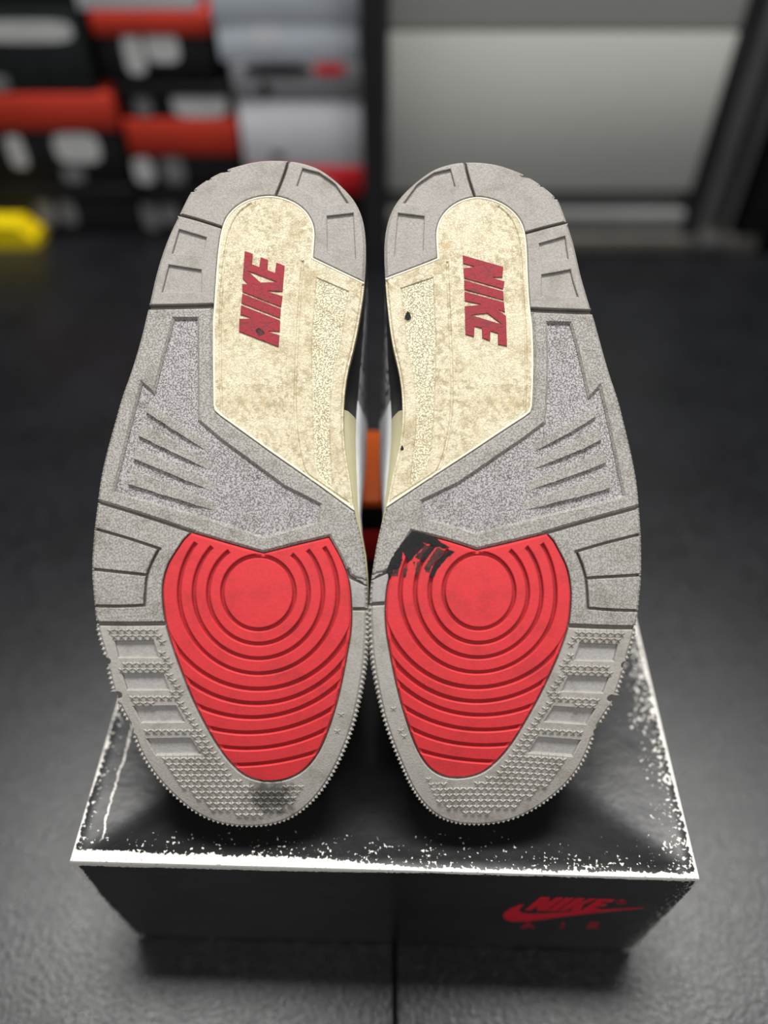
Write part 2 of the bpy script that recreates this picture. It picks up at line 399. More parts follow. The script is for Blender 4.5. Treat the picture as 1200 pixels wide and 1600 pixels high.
def region(inc, exc, step=4.0, edge=2.5):
    polys = [dens(p, edge) for p in list(inc) + list(exc)]
    ni = len(inc)
    verts, edges, k = [], [], 0
    for p in polys:
        n = len(p); verts += p.tolist(); edges += [(k + i, k + (i + 1) % n) for i in range(n)]; k += n
    lo, hi = polys[0].min(0), polys[0].max(0)
    for p in polys[1:ni]: lo, hi = np.maximum(lo, p.min(0)), np.minimum(hi, p.max(0))
    gx, gy = np.meshgrid(np.arange(lo[0], hi[0], step), np.arange(lo[1], hi[1], step))
    g = np.stack([gx.ravel(), gy.ravel()], 1) + rng.uniform(-.3, .3, (gx.size, 2))
    ok = np.ones(len(g), bool)
    for i, p in enumerate(polys): ok &= inside(g, p) if i < ni else ~inside(g, p)
    g = g[ok]
    if len(g):
        A = np.vstack(polys); B = np.vstack([np.roll(p, -1, 0) for p in polys])
        g = g[seg_dist(g, A, B) > 1.3]
    verts += g.tolist()
    res = delaunay_2d_cdt([Vector(v) for v in verts], edges, [], 0, 1e-4, False)
    V = np.array([tuple(v) for v in res[0]]); T = np.array([list(f) for f in res[2] if len(f) == 3])
    c = V[T].mean(1); ok = np.ones(len(T), bool)
    for i, p in enumerate(polys): ok &= inside(c, p) if i < ni else ~inside(c, p)
    T = T[ok]
    if not len(T): return []
    a, b, c3 = V[T[:, 0]], V[T[:, 1]], V[T[:, 2]]
    ar = (b[:, 0] - a[:, 0]) * (c3[:, 1] - a[:, 1]) - (b[:, 1] - a[:, 1]) * (c3[:, 0] - a[:, 0])
    T[ar < 0] = T[ar < 0][:, ::-1]; T = T[np.abs(ar) > 1e-7]
    # split in connected pieces
    par = list(range(len(V)))
    def find(i):
        while par[i] != i: par[i] = par[par[i]]; i = par[i]
        return i
    for t in T:
        r = find(t[0])
        for j in t[1:]: par[find(j)] = r
    comp = {}
    for t in T: comp.setdefault(find(t[0]), []).append(t)
    out = []
    for ts in comp.values():
        ts = np.array(ts); used, inv = np.unique(ts, return_inverse=True)
        out.append((V[used], inv.reshape(ts.shape)))
    out = [o for o in out if area_of(o) > 0.8]
    return out
def area_of(o):
    V, T = o; a, b, c = V[T[:, 0]], V[T[:, 1]], V[T[:, 2]]
    return 0.5 * abs((b[:, 0] - a[:, 0]) * (c[:, 1] - a[:, 1]) - (b[:, 1] - a[:, 1]) * (c[:, 0] - a[:, 0])).sum()

def relief(V, T, wtop, wbot, bev=0.35, bevw=None, outline=None, obev=1.3):
    """flat piece -> (uv, w, faces): top sheet with a chamfer and walls down to wbot; wtop may be a function of uv"""
    n = len(V); cnt = {}
    for t in T:
        for i in range(3):
            e = (int(t[i]), int(t[(i + 1) % 3])); cnt[e] = 1
    bd = [e for e in cnt if (e[1], e[0]) not in cnt]
    w = np.full(n, wtop, float) if not callable(wtop) else wtop(V)
    nrm = np.zeros((n, 2)); num = np.zeros(n, int); acc = [[] for _ in range(n)]
    for a, b in bd:
        d = V[b] - V[a]; d = d / (np.hypot(*d) + 1e-12); ni = np.array([-d[1], d[0]])
        acc[a].append(ni); acc[b].append(ni)
    B = np.full(n, bev)
    if outline is not None:
        bi = np.array(sorted({i for e in bd for i in e})); B[bi[poly_dist(V[bi], outline) < 0.06]] = obev
    top = V.copy(); bidx = {}
    uv, ww = [], []
    for i in range(n):
        if acc[i]:
            bidx[i] = len(bidx)
            if len(acc[i]) == 2:
                mv = acc[i][0] + acc[i][1]; mv = mv / max((mv @ mv) / 2, 0.5); top[i] = V[i] + mv * B[i]
    k = len(bidx); keys = list(bidx)
    bw = bev if bevw is None else bevw
    uvs = np.vstack([top, V[keys], V[keys]])
    ws = np.concatenate([w, w[keys] - np.where(B[keys] > bev, B[keys], bw), np.full(k, wbot, float)])
    Fc = T.tolist()
    for a, b in bd:
        ia, ib = n + bidx[a], n + bidx[b]; ja, jb = ia + k, ib + k
        Fc.append([b, a, ia, ib]); Fc.append([ib, ia, ja, jb])
    return uvs, ws, Fc

# ------------------------------------------------------------------ the bent sole: a profile swept sideways
_c = np.polyfit((np.array([230, 420, 600, 800, 930, 1050, 1180, 1300.]) - 765) / 535, [.3215, .3165, .312, .3065, .305, .306, .311, .321], 4)
_Y = np.arange(200, 1345, 3.0); _Z = np.polyval(_c, (_Y - 765) / 535); _d = (_Y - 800) / F
_P = np.stack([_Z * (CP - _d * SP), CAM_H - _Z * (SP + _d * CP)], 1)
_S = np.concatenate([[0], np.cumsum(np.hypot(*np.diff(_P, axis=0).T))])
_T = np.gradient(_P, axis=0); _T /= np.hypot(*_T.T)[:, None]
_N = np.stack([_T[:, 1], -_T[:, 0]], 1)          # towards the viewer, out of the sole
if _N[100, 1] < 0: _N = -_N
def px2uv(p):
    p = P2(p); z = np.polyval(_c, (p[:, 1] - 765) / 535)
    return np.stack([(p[:, 0] - 600) / F * z, np.interp(p[:, 1], _Y, _S)], 1) * 1000
def bend(uv, w):
    s = uv[:, 1] / 1000; w = np.asarray(w) / 1000
    p = np.stack([np.interp(s, _S, _P[:, k]) for k in (0, 1)], 1); n = np.stack([np.interp(s, _S, _N[:, k]) for k in (0, 1)], 1)
    n /= np.hypot(*n.T)[:, None]
    q = p + n * w[:, None]
    return np.stack([uv[:, 0] / 1000, q[:, 0], q[:, 1]], 1)

# ---- what the left sole shows, as outline points of the photograph
OUT = [(452.7,249.6),(473,253),(498.7,261.7),(520.8,277.5),(543,298),(558.8,318.7),(568.3,344),(572,372.5),(572,407),(570,439),(566.7,470),(555.7,533),(543,581),(537.5,622),(536.7,672.7),(541.5,717),(547.7,750),(553,797),(566.7,846),(573.5,897),(575.2,956),(574.6,999),(570.6,1046),(561,1101),(549,1148),(525.6,1203),(498,1246),(463,1277),(427.7,1291),(384.6,1294),(341.5,1289),(302,1271),(263,1238),(233.8,1203),(214,1167.6),
       (206,1140),(192.7,1116.7),(179,1089),(171,1062),(165,1030.5),(152.7,991),(149.6,971.5),(145.7,928),(142.5,889),(146.5,830.5),(151.5,791),(157.3,744.7),(167,703.5),(179,660),(191,617),(205,580),(220,530),(232.7,476),(245,420),(261,372.5),(278.6,336),(293,306),(299,296),(324.5,277.5),(353,263),(372,257),(397,250.6),(425.8,248.4)]
CREAM = [(334.6,483),(338.7,420),(342,385),(346.7,356.7),(356,334.5),(378,315.5),(406.8,306),(435,306),(463.8,317),(482.8,334.5),(492,356.7),(490.7,382),(489,402.6),(568,440.6),(640,440),(640,800),(553,797),(498,757),(420,703),(345,649),(336,641),(334,632),(333,560),(333,500)]
RED = [(299,832.5),(355,849),(412,865),(463,852),(514,840),(533.5,873.6),(545,905),(549,936),(549.5,983.5),(541,1030.5),(533.5,1069.7),(521.7,1116.7),(502,1171.5),(478.6,1203),(451,1218.5),(420,1223),(388.5,1216.6),(365,1199),(337.6,1163.7),(306,1105),(286.7,1058),(271,1015),(259,975.7),(255,948),(253.4,916.7),(261,885),(275,862),(288,843)]
RECESS = [(272,498.5),(308,498.5),(308.7,657),(345,688),(443,760),(500,789),(496,815),(414,838),(291.7,799),(179,767.5),(200,683),(222,599.5),(241,616),(250,580)]
RIBS = [[(233,629.8),(227.8,644),(324,705.7),(328.5,692.7)],[(223.4,660),(216,680.8),(327.4,735),(328.5,723)],[(212.6,697),(207.6,716.5),(330.7,767.4),(331.8,753)],[(204,731.7),(199.6,756.6),(336,798.4),(338,784.8)]]
HEELWIN = [[(473,263),(498.7,269.6),(524,287),(544.6,317),(505,321.8),(489,306),(463.8,290)],[(511,337.7),(552.5,333),(556,404),(512,392)],[(280,358),(323,371),(316.6,399.4),(269,396)],[(264,413.7),(315,421.6),(315,456.4),(253,456.4)]]
TOEWIN = [[(179,1002),(239.7,1001),(247.5,1027),(185,1027)],[(190.7,1053),(255,1052),(264,1077.5),(198.5,1078)],[(208,1104),(275,1103),(288.6,1128),(221,1129)],[(228.7,1154.7),(298,1153.5),(314,1179),(243.6,1180)]]
CHANNEL = [(495.5,434),(544.6,455),(538,490),(532,533),(521,581),(516,628),(514.5,676),(518,739),(518,762),(497,738),(492,717),(489,628),(487.6,533)]
G1L = [(452.7,246),(444,275),(430.6,307)]
G2L = [(272,333),(310,343),(350,356)]
G3L = [(225,479.5),(285,478.5),(336,477)]
GA = [(145,782.5),(210,802),(256,817),(303,833)]
GB = [(140,824),(200,841),(252,858.5)]
GC = [(140,889),(185,894),(229,898.5)]
GD = [(140,947),(190,948),(228,946)]
GV = [(249,857),(238,877),(229.5,899),(227,925),(226,946)]
GE = [(140,974.6),(200,975.5),(262,974.6)]
RINGC = (404, 926.5)

PAIRS = [((452.7,252),(725,253.7)),((430.6,306),(741,306)),((280,336),(886.7,348.7)),((348,355),(820,364.6)),((236,478.6),(921.5,488)),((332,477),(829.7,483)),((489,402.6),(684,404)),((570,440),(602,431)),((345,649),(821.7,649)),((553,797),(603,792)),
 ((272,498.5),(893,505)),((308,498.5),(855,505)),((308.7,657),(850,661.6)),((500,789),(659,784)),((496,815),(662,807)),((414,838),(744,831)),((179,767.5),(975.5,773)),((222,599.5),(937,608)),((233,629.8),(928,638)),((324,705.7),(833,706)),((204,731.7),(950,741)),((199.6,756.6),(953,762)),((336,798.4),(819,798)),
 ((153.5,785.5),(997,795.6)),((298,830.5),(856,832)),((147.6,826.6),(1001.7,834)),((251,858),(899,862)),((228,898),(916,902.5)),((145.7,890),(1000.6,900.6)),((149.6,947),(997,955.7)),((226,946),(917,949)),((151.5,974.6),(991,979)),((259,974.6),(890,976.7)),
 ((299,832.5),(854,834)),((412,865),(745.6,861)),((514,840),(644,832)),((253.4,916.7),(892,925)),((549,936),(601,921)),((420,1223),(716.7,1216.6)),((404,926.5),(747.5,926)),
 ((179,1002),(965.4,1008)),((239.7,1001),(904.7,1005)),((247.5,1027),(897,1032.5)),((185,1027),(960,1033)),((228.7,1154.7),(904.7,1156)),((298,1153.5),(840,1151)),((314,1179),(826,1176.6)),((243.6,1180),(897,1182.5)),
 ((549,903),(609,895)),((568.7,914.7),(584,906)),((553,952),(599,944)),((574.6,952),(576.6,944)),((384.6,1294),(748,1292)),((525.6,1203),(629,1203)),((167,703.5),(986,704)),((142.5,889),(1001.6,897)),((572,385),(599.5,385)),((435,248.4),(741,251.5)),((205,580),(951,580)),((245,420),(905,425)),((537,650),(629,650)),((549,1148),(606,1148)),((233.8,1203),(903,1207)),((302,1271),(836,1267)),((566.7,846),(590.5,838)),((555.7,533),(611,533)),((575.2,990),(577,990))]
_L = px2uv([a for a, b in PAIRS]); _R = px2uv([b for a, b in PAIRS])
_lin = lambda u: np.column_stack([np.ones(len(u)), u])
def _tps(u): d2 = ((u[:, None] - _L[None]) ** 2).sum(2) + 1e-9; return 0.5 * d2 * np.log(d2)
_n = len(_L); _A = np.zeros((_n + 3, _n + 3)); _A[:_n, :_n] = _tps(_L) + np.eye(_n) * 250.0; _A[:_n, _n:] = _lin(_L); _A[_n:, :_n] = _lin(_L).T
_W = np.linalg.solve(_A, np.vstack([_R, np.zeros((3, 2))]))
warp = lambda u: _tps(u) @ _W[:_n] + _lin(u) @ _W[_n:]
_res = np.hypot(*(warp(_L) - _R).T)
print('right shoe fit, mm: mean %.2f max %.2f' % (_res.mean(), _res.max()), [PAIRS[i][0] for i in np.argsort(-_res)[:4]])
GAP = np.array([0.12, 0])
MAPS = {'left': lambda u: u - GAP, 'right': lambda u: warp(u) + GAP}

_q = bend(px2uv([(425, 1243)]), [0.3])[0]
rubber('star_rubber_scuffed', lin(170, 166, 159), lin(148, 142, 132), 0.1, 560, None, spot=tuple(_q - np.array([-0.06, float(on_z(0, 1300, BOX_H)[1]) + .02, BOX_H])))

def circ_arc(p, q, r, n=40, ext=0.25):
    """points of the circle through three points, running past both ends"""
    (ax, ay), (bx, by), (cx, cy) = p, q, r
    d = 2 * (ax * (by - cy) + bx * (cy - ay) + cx * (ay - by))
    ux = ((ax**2+ay**2)*(by-cy)+(bx**2+by**2)*(cy-ay)+(cx**2+cy**2)*(ay-by)) / d
    uy = ((ax**2+ay**2)*(cx-bx)+(bx**2+by**2)*(ax-cx)+(cx**2+cy**2)*(bx-ax)) / d
    R = math.hypot(ax - ux, ay - uy); t = [math.atan2(y - uy, x - ux) for x, y in (p, q, r)]
    a, b = t[0], t[2]
    w = abs(b - a) * ext
    a2, b2 = (a + w, b - w) if a > b else (a - w, b + w)
    return [(ux + R * math.cos(a2 + (b2 - a2) * i / n), uy + R * math.sin(a2 + (b2 - a2) * i / n)) for i in range(n + 1)]

O_S = chaikin(px2uv(OUT), 2)
def smooth_keep(poly): return P2(poly)
CREAM_U, RED_U, RECESS_U = px2uv(CREAM), px2uv(RED), px2uv(RECESS)
CREAM_U = np.vstack([chaikin(CREAM_U[:13], 2, False), CREAM_U[13:]])
RED_U = np.vstack([chaikin(RED_U[4:], 2, False), RED_U[:4]])
RED_GAP = offset_poly(RED_U, 0.45)
HEEL_HALF = px2uv([(100,200),(640,200),(640,440.6),(568,440.6),(489,402.6),(420,477),(332,477.5),(100,479.5)])
SHANK_HALF = px2uv([(100,480),(420,480),(640,760),(640,916),(549,903),(545,890),(412,866),(303,833),(100,770)])
BALL_HALF = px2uv([(100,768),(303,833),(320,850),(320,974.6),(100,974.6)])
TOE_HALF = px2uv([(100,976),(330,976),(500,1000),(548,953),(640,952),(640,1340),(100,1340)])
MED_HALF = px2uv([(530,903),(549,903),(640,916),(640,951),(530,951)])

k_ = OUT.index((572,407)); k2_ = OUT.index((566.7,846))
def with_waist(curve): return chaikin(px2uv(OUT[:k_] + curve + OUT[k2_:]), 2)
HULLS = {side: dens(with_waist([(572,407),(571+k,480),(577+k,530),(583+k,585),(584+k,650),(580+k*.9,700),(570+k*.6,770),(563+k*.2,800),(562.5,820),(566.7,846)]), 1.0) for side, k in (('left', 0), ('right', 11))}      # where the leather bulges out
MIDO = dens(with_waist([(571,410),(563,520),(555.5,600),(552,650),(553,700),(555,750),(556.5,790),(560,820),(566.7,846)]), 1.0)               # the midsole, less waisted than the outsole
def at_stations(poly, vs):
    L, R = [], []
    a, b = poly, np.roll(poly, -1, 0)
    for v in vs:
        m_ = (a[:, 1] > v) != (b[:, 1] > v); aa, bb = a[m_], b[m_]
        x = aa[:, 0] + (bb[:, 0] - aa[:, 0]) * (v - aa[:, 1]) / (bb[:, 1] - aa[:, 1]); L.append(x.min()); R.append(x.max())
    return np.array(L), np.array(R)

def build_shoe(side, base, label):
    HULL = HULLS[side]; fm = MAPS[side]; flip = side == 'right'
    STAR = 'star_rubber' if flip else 'star_rubber_scuffed'
    shoe = empty('sneaker', base, label, 'shoe', 'pair of sneakers')
    def put(name, uv, w, faces, mat, parent=shoe, mapped=True, **kw):
        q = fm(np.asarray(uv, float)) if mapped else np.asarray(uv, float)
        fl = flip if mapped else kw.pop('flipfaces', False)
        kw.pop('flipfaces', None)
        # uv is (right, down the sole): seen from outside its counter-clockwise order is mirrored
        fs = [f if fl else f[::-1] for f in faces]
        return mesh_obj(name, bend(q, w), fs, mat, parent, **kw)
    def slab(name, inc, exc, wt, wb, mat, parent=shoe, step=4.0, bev=0.35, bevw=None, outline=None, obev=1.3, edge=2.5, label=None, mapped=True):
        obs = []
        for V, T in region(inc, exc, step, edge):
            uv, w, Fc = relief(V, T, wt, wb, bev, bevw, outline, obev)
            o = put(name, uv, w, Fc, mat, parent, mapped)
            if label: o['label'] = label
            obs.append(o)
        return obs
    # base of the outsole, seen only at the bottom of the grooves
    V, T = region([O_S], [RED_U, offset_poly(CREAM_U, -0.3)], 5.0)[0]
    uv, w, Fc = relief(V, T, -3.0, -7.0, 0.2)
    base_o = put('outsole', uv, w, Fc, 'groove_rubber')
    px = lambda *a: px2uv(*a)
    st = lambda line, wpx, w2=None: stroke(chaikin(px(line), 2, False) if len(line) > 2 else dens(px(line), 3, False), wpx * .265, None if w2 is None else w2 * .265)
    # heel tread
    hb = [px([(x - 8, y - 12), (x + 4, y - 4), (x + 8, y + 2), (x - 12, y + 4.5)]) for x, y in ((350, 266), (321, 279), (297, 297))]
    winU = [px(q) for q in HEELWIN]
    slab('tread_block', [O_S, HEEL_HALF], [offset_poly(CREAM_U, 0.35), st(G1L, 4.5), st(G2L, 4.5), st(G3L, 7)] + winU + hb, 0, -6.8, 'heel_rubber', outline=O_S, bev=0.3)
    for q in winU: slab('recess_pad', [offset_poly(q, 0.2)], [], -1.15, -3.0, 'heel_rubber', bev=0.1)
    # notches worn in the heel edge
    # cream heel plate
    chan = px(CHANNEL)
    line1 = st([(473,408),(466,500),(461,600),(462,670),(474,735),(488,748)], 2.0)
    line2 = st([(346,640),(344,560),(344,480),(349,410),(357,362),(372,332),(392,318)], 1.6)
    line3 = st([(474,737),(545,786)], 2.0)
    slab('heel_plate', [O_S, CREAM_U], [chan, line1, line2, line3], -0.35, -6.9, 'cream_rubber', outline=O_S, bev=0.45, label='yellowed cream rubber heel plate')
    slab('plate_lip', [O_S, offset_poly(CREAM_U, 0.12)], [offset_poly(CREAM_U, -0.75)], -0.12, -1.5, 'pale_lip', bev=0.25, label='pale raised lip around the cream heel plate')
    slab('groove_floor', [O_S, offset_poly(CREAM_U, -0.4)], [chan], -0.95, -6.5, 'cream_rubber', bev=0.1)
    slab('channel_pad', [offset_poly(chan, 0.2)], [], -0.85, -2.4, 'cream_rubber_pitted', bev=0.1)
    # shank with a pitted recess and four ribs
    rec = px(RECESS)
    slab('shank_frame', [O_S, SHANK_HALF], [offset_poly(CREAM_U, 0.35), RED_GAP, rec, st(G3L, 7), st(GA, 4), st([(546,901),(582,920)], 6, 1.5)], 0, -6.8, 'grey_rubber', outline=O_S, bev=1.0, bevw=1.0, obev=1.0)
    slab('shank_recess', [offset_poly(rec, 0.4)], [], -1.5, -3.0, 'grey_rubber_pitted', bev=0.1, step=3.0)
    for q in RIBS:
        a = px(q); ax = a[3] - a[0]; L = np.hypot(*ax); ax /= L
        slab('rib', [a], [], lambda V, a=a, ax=ax, L=L: np.where(((V - a[0]) @ ax) / L > 0.72, -(((V - a[0]) @ ax) / L - 0.72) / 0.28 * 1.4, 0.0), -2.0, 'grey_rubber', bev=0.25, step=2.5, edge=2.0)
    # pads at the ball
    strokes = [st(GB, 4.2), st(GC, 4.5), st(GD, 4.5), st(GV, 4.5), st(GA, 4), st(GE, 7)]
    slab('tread_pad', [O_S, BALL_HALF], [RED_GAP] + strokes, 0, -6.8, 'grey_rubber', outline=O_S, bev=0.3, obev=1.0)
    slab('tread_pad', [O_S, MED_HALF], [RED_GAP, st([(546,901),(582,920)], 6, 1.5), st([(546,952),(585,952)], 5)], -0.2, -6.8, 'grey_rubber_smooth', outline=O_S, bev=0.3)
    # toe rim with four windows
    tw = [px(q) for q in TOEWIN]
    bites = [px([(x + 7 * math.cos(t), y + 6 * math.sin(t)) for t in np.linspace(0, 6.28, 12, endpoint=False)]) for x, y in ((166, 1034), (184, 1087), (202, 1141))]
    slab('toe_rim', [O_S, TOE_HALF], [RED_GAP, st(GE, 7), st([(546,952),(585,952)], 5)] + tw + bites, 0, -6.8, STAR, outline=O_S, bev=0.35, obev=1.6)
    for q in tw: slab('recess_pad', [offset_poly(q, 0.2)], [], -1.7, -3.0, 'grey_rubber_smooth', bev=0.1)
    # the stars moulded on the toe rim
    SV, SW, SF = [], [], []
    cand = []
    for j, y in enumerate(np.arange(985, 1290, 8.7)):
        for x in np.arange(140, 580, 11.4): cand.append((x + (5.7 if j % 2 else 0), y))
    cand = P2(cand); cu = px(cand)
    ok = inside(cu, O_S) & ~inside(cu, RED_U)
    dO, dR = poly_dist(cu, O_S), poly_dist(cu, RED_U)
    ok &= (dO > np.where(cand[:, 1] > 1180, 6.6, 5.2)) & (dR > 3.0)
    for q in tw: ok &= ~inside(cu, offset_poly(q, 1.5))
    ok &= ~((cand[:, 0] > 470) & (cand[:, 1] < 1225) & (rng.random(len(cand)) < 0.35))
    small = (cand[:, 0] > 455)
    for (u, v), sm in zip(cu[ok], small[ok]):
        k = len(SV); rr = 1.8 * (0.85 if sm else 1); h = 0.55 if sm else 1.05
        SV.append((u, v)); SW.append(h)
        for i in range(10):
            t = -math.pi / 2 + i * math.pi / 5; r = rr if i % 2 == 0 else rr * 0.42
            SV.append((u + r * math.cos(t), v + r * math.sin(t))); SW.append(0.28 if i % 2 == 0 else 0.05)
        for i in range(10): SF.append([k, k + 1 + i, k + 1 + (i + 1) % 10])
        for i in range(10):
            SV.append(SV[k + 1 + i]); SW.append(-0.2)
        for i in range(10): SF.append([k + 1 + (i + 1) % 10, k + 1 + i, k + 11 + i, k + 11 + (i + 1) % 10])
    tag(put('star_tread', np.array(SV), np.array(SW), SF, STAR, sharp=5), kind='stuff')
    # knobbly edge of the toe rim
    oe = dens(O_S, 0.25); oe = np.vstack([oe, oe[:1]]); L = np.concatenate([[0], np.cumsum(np.hypot(*np.diff(oe, axis=0).T))])
    EV, EW, EF = [], [], []
    vlim = px([(150, 978)])[0][1]; vmed = px([(570, 955)])[0][1]
    ctr = oe.mean(0)
    for row in range(3):
        pos = np.arange(0.0 + row * 1.05, L[-1], 2.1)
        pu = np.stack([np.interp(pos, L, oe[:, 0]), np.interp(pos, L, oe[:, 1])], 1)
        tg = np.stack([np.interp(pos + .4, L, oe[:, 0]), np.interp(pos + .4, L, oe[:, 1])], 1) - pu; tg /= np.hypot(*tg.T)[:, None] + 1e-9
        for p, t in zip(pu, tg):
            left = p[0] < ctr[0]
            small_ = p[1] < (vlim if left else vmed)
            if small_ and (row > 0 or p[1] < px([(0, 600 if left else 800)])[0][1]): continue
            if any(np.hypot(*(p - b.mean(0))) < 2.6 for b in bites): continue
            nn = np.array([t[1], -t[0]]);
            if nn @ (p - np.array([ctr[0], p[1] - 40])) < 0: nn = -nn
            k = len(EV); w0 = -0.9 - row * 2.0; r = 0.5 if small_ else 1.05
            c0 = p - nn * (0.35 if row == 0 else -0.05)
            for a_, b_, c_ in ((r, 0, 0), (-r, 0, 0), (0, 0.42 if small_ else 1.15, 0), (0, -0.9, 0), (0, 0.1, 1.0), (0, 0.1, -1.0)):
                EV.append(c0 + t * a_ + nn * b_); EW.append(w0 + c_)
            EF += [[k + i, k + j, k + l] for i, j, l in ((0, 2, 4), (2, 1, 4), (1, 3, 4), (3, 0, 4), (2, 0, 5), (1, 2, 5), (3, 1, 5), (0, 3, 5))]
    tag(put('edge_tread', np.array(EV), np.array(EW), EF, 'star_rubber', sharp=5, fixn=True), kind='stuff')
    # red forefoot: pad plus rings
    slab('forefoot_pad', [RED_U], [], -1.7, -6.5, 'red_rubber_groove', bev=0.2)
    slab('forefoot_border', [offset_poly(RED_U, -0.1)], [offset_poly(RED_U, -1.5)], -0.75, -1.8, 'red_rubber', bev=0.25)
    inner = offset_poly(RED_U, -1.5)
    topv = px([(299,832.5),(412,865),(514,840)]); 
    ring_clip = offset_poly(RED_U, -0.5)
    cen = RINGC
    def circ(r, n=72): return px([(cen[0] + r * math.cos(t), cen[1] + r * 1.02 * math.sin(t)) for t in np.linspace(0, 2 * math.pi, n, endpoint=False)])
    gw = 6.0
    radii = [56.5, 78.5, 101, 124]
    z5 = lambda p: [(130 + x / 2.553, 960 + y / 2.553) for x, y in p]
    arcs = [circ_arc(*z5(p)) for p in ([(370,130),(650,297),(1060,75)], [(415,262),(690,357),(1052,175)], [(455,365),(680,413),(1030,270)], [(495,452),(690,473),(1005,370)], [(542,528),(690,536),(975,458)], [(600,602),(700,598),(945,545)])]
    # the V-shaped border strip along the top of the rings stays whole
    vb = px([(250,830),(299,845),(330,851),(412,877),(490,857),(514,852),(570,835),(570,1400),(200,1400),(200,845)])
    rings_ex = []
    for r in radii[:1]:
        rings_ex.append(np.vstack([circ(r + gw / 2)]))
    disc = circ(radii[0] - gw / 2)
    slab('ring_disc', [disc], [], 0, -2.0, 'red_rubber', bev=0.3, edge=1.5)
    # grooves 2-4 are open arcs that stop at the border strip
    def gro(line, w): return stroke(px(line), w * .265)
    ex = []
    for r in radii[1:]:
        a0 = math.asin(max(-0.99, (846 - cen[1]) / r)) if r < 90 else None
        line = [(cen[0] + r * math.cos(t), cen[1] + r * 1.02 * math.sin(t)) for t in np.linspace(0, 2 * math.pi, 181)]
        # keep the part below the strip
        yv = lambda x: 832.5 + (x - 299) * 0.2876 + 11 if x < 412 else 865 - (x - 412) * 0.245 + 11
        good = [y > yv(x) for x, y in line]
        if all(good): ex.append(circ(r + gw / 2)); continue
        k0 = next(i for i in range(181) if not good[i - 1] and good[i]); seq = []
        for i in range(181):
            j = (k0 + i) % 180
            if not good[j]: break
            seq.append(line[j])
        ex.append(gro(seq, gw))
    for a in arcs: ex.append(gro(a, gw + 1))
    slab('ring', [ring_clip], [circ(radii[0] + gw / 2)] + ex, 0, -2.0, 'red_rubber', bev=0.35, step=3.5, edge=2.0)
    # lettering
    if side == 'left':
        o_, polys = (360, 380), [
            ([(215,115),(330,155),(320,310),(430,350),(450,205),(555,245),(550,395),(660,435),(680,285),(800,330),(770,712),(555,702),(550,712),(770,778),(748,940),(180,715),(178,602),(262,602),(185,520)], [(255,405),(690,572),(450,578)]),
            ([(180,740),(745,965),(735,1105),(165,880)], None),
            ([(160,910),(735,1135),(730,1300),(570,1292),(568,1302),(725,1352),(712,1525),(130,1300),(135,1110),(296,1108),(298,1098),(150,1050)], None)]
    else:
        o_, polys = (710, 385), [
            ([(118,130),(715,300),(700,455),(565,455),(562,465),(735,515),(712,630),(140,465),(130,320),(282,303),(282,295),(125,250)], None),
            ([(140,495),(715,660),(720,790),(145,635)], None),
            ([(148,665),(725,820),(740,968),(652,935),(652,945),(755,1020),(770,1470),(640,1440),(635,1280),(525,1245),(520,1390),(405,1345),(400,1205),(290,1175),(285,1330),(160,1295),(150,880),(375,860),(375,850),(148,800)], [(240,1010),(480,985),(700,1148),(510,1090)])]
    sc = 9.41
    for P_, Hh in polys:
        tr_ = lambda q: px2uv([(o_[0] + x / sc, o_[1] + y / sc) for x, y in q])
        gp = GAP if flip else -GAP
        for V, T in region([tr_(P_) + gp], [tr_(Hh) + gp] if Hh else [], 3.0, 2.0):
            uv, w, Fc = relief(V, T, 0.15, -0.6, 0.12)
            put('letter', uv, w, Fc, 'letter_rubber', shoe, mapped=False)
    # ---- midsole, upper and collar behind the sole
    NV = 44
    v0, v1 = HULL[:, 1].min(), HULL[:, 1].max()
    tt = np.linspace(0, 1, NV); vs = v0 + (v1 - v0) * (0.5 - 0.5 * np.cos(np.pi * tt)); vs[0] += 0.25; vs[-1] -= 0.25
    oL, oR = at_stations(dens(O_S, 1.0), np.clip(vs, O_S[:, 1].min() + .3, O_S[:, 1].max() - .3)); hL, hR = at_stations(HULL, vs); mL, mR = at_stations(MIDO, np.clip(vs, MIDO[:, 1].min() + .3, MIDO[:, 1].max() - .3))
    loop = lambda L, R: np.vstack([np.stack([L, vs], 1), np.stack([R, vs], 1)[::-1]])
    o0, h0 = loop(oL, oR), loop(mL, mR); N = len(o0)
    cx_ = (o0.mean(0) + h0.mean(0)) / 2
    def shrink(poly, d): return offset_poly(poly, -d)
    layers = [(-5.5, o0 * .995 + cx_ * .005), (-9, o0 * .65 + h0 * .35), (-15, o0 * .35 + h0 * .65), (-21, o0 * .1 + h0 * .9), (-26, h0), (-28, h0 * .985 + cx_ * .015)]
    uv = np.vstack([p for _, p in layers]); w = np.concatenate([np.full(N, a) for a, _ in layers])
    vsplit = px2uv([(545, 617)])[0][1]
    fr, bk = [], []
    for k in range(len(layers) - 1):
        for i in range(N):
            j = (i + 1) % N; f = [k * N + i, k * N + j, (k + 1) * N + j, (k + 1) * N + i]
            (bk if uv[f, 1].mean() < vsplit else fr).append(f)
    def sub(fs):
        used, inv = np.unique(np.array(fs), return_inverse=True); return uv[used], w[used], inv.reshape(-1, 4).tolist()
    a_, b_, c_ = sub(fr); put('midsole', a_, b_, c_, 'yellowed_foam', fixn=True)['label'] = 'yellowed cream midsole sidewall'
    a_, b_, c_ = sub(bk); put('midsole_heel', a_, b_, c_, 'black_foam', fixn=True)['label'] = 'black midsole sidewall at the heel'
    # upper: arches from edge to edge, one per station
    dist_toe = (v1 - vs)                       # 0 at the toe
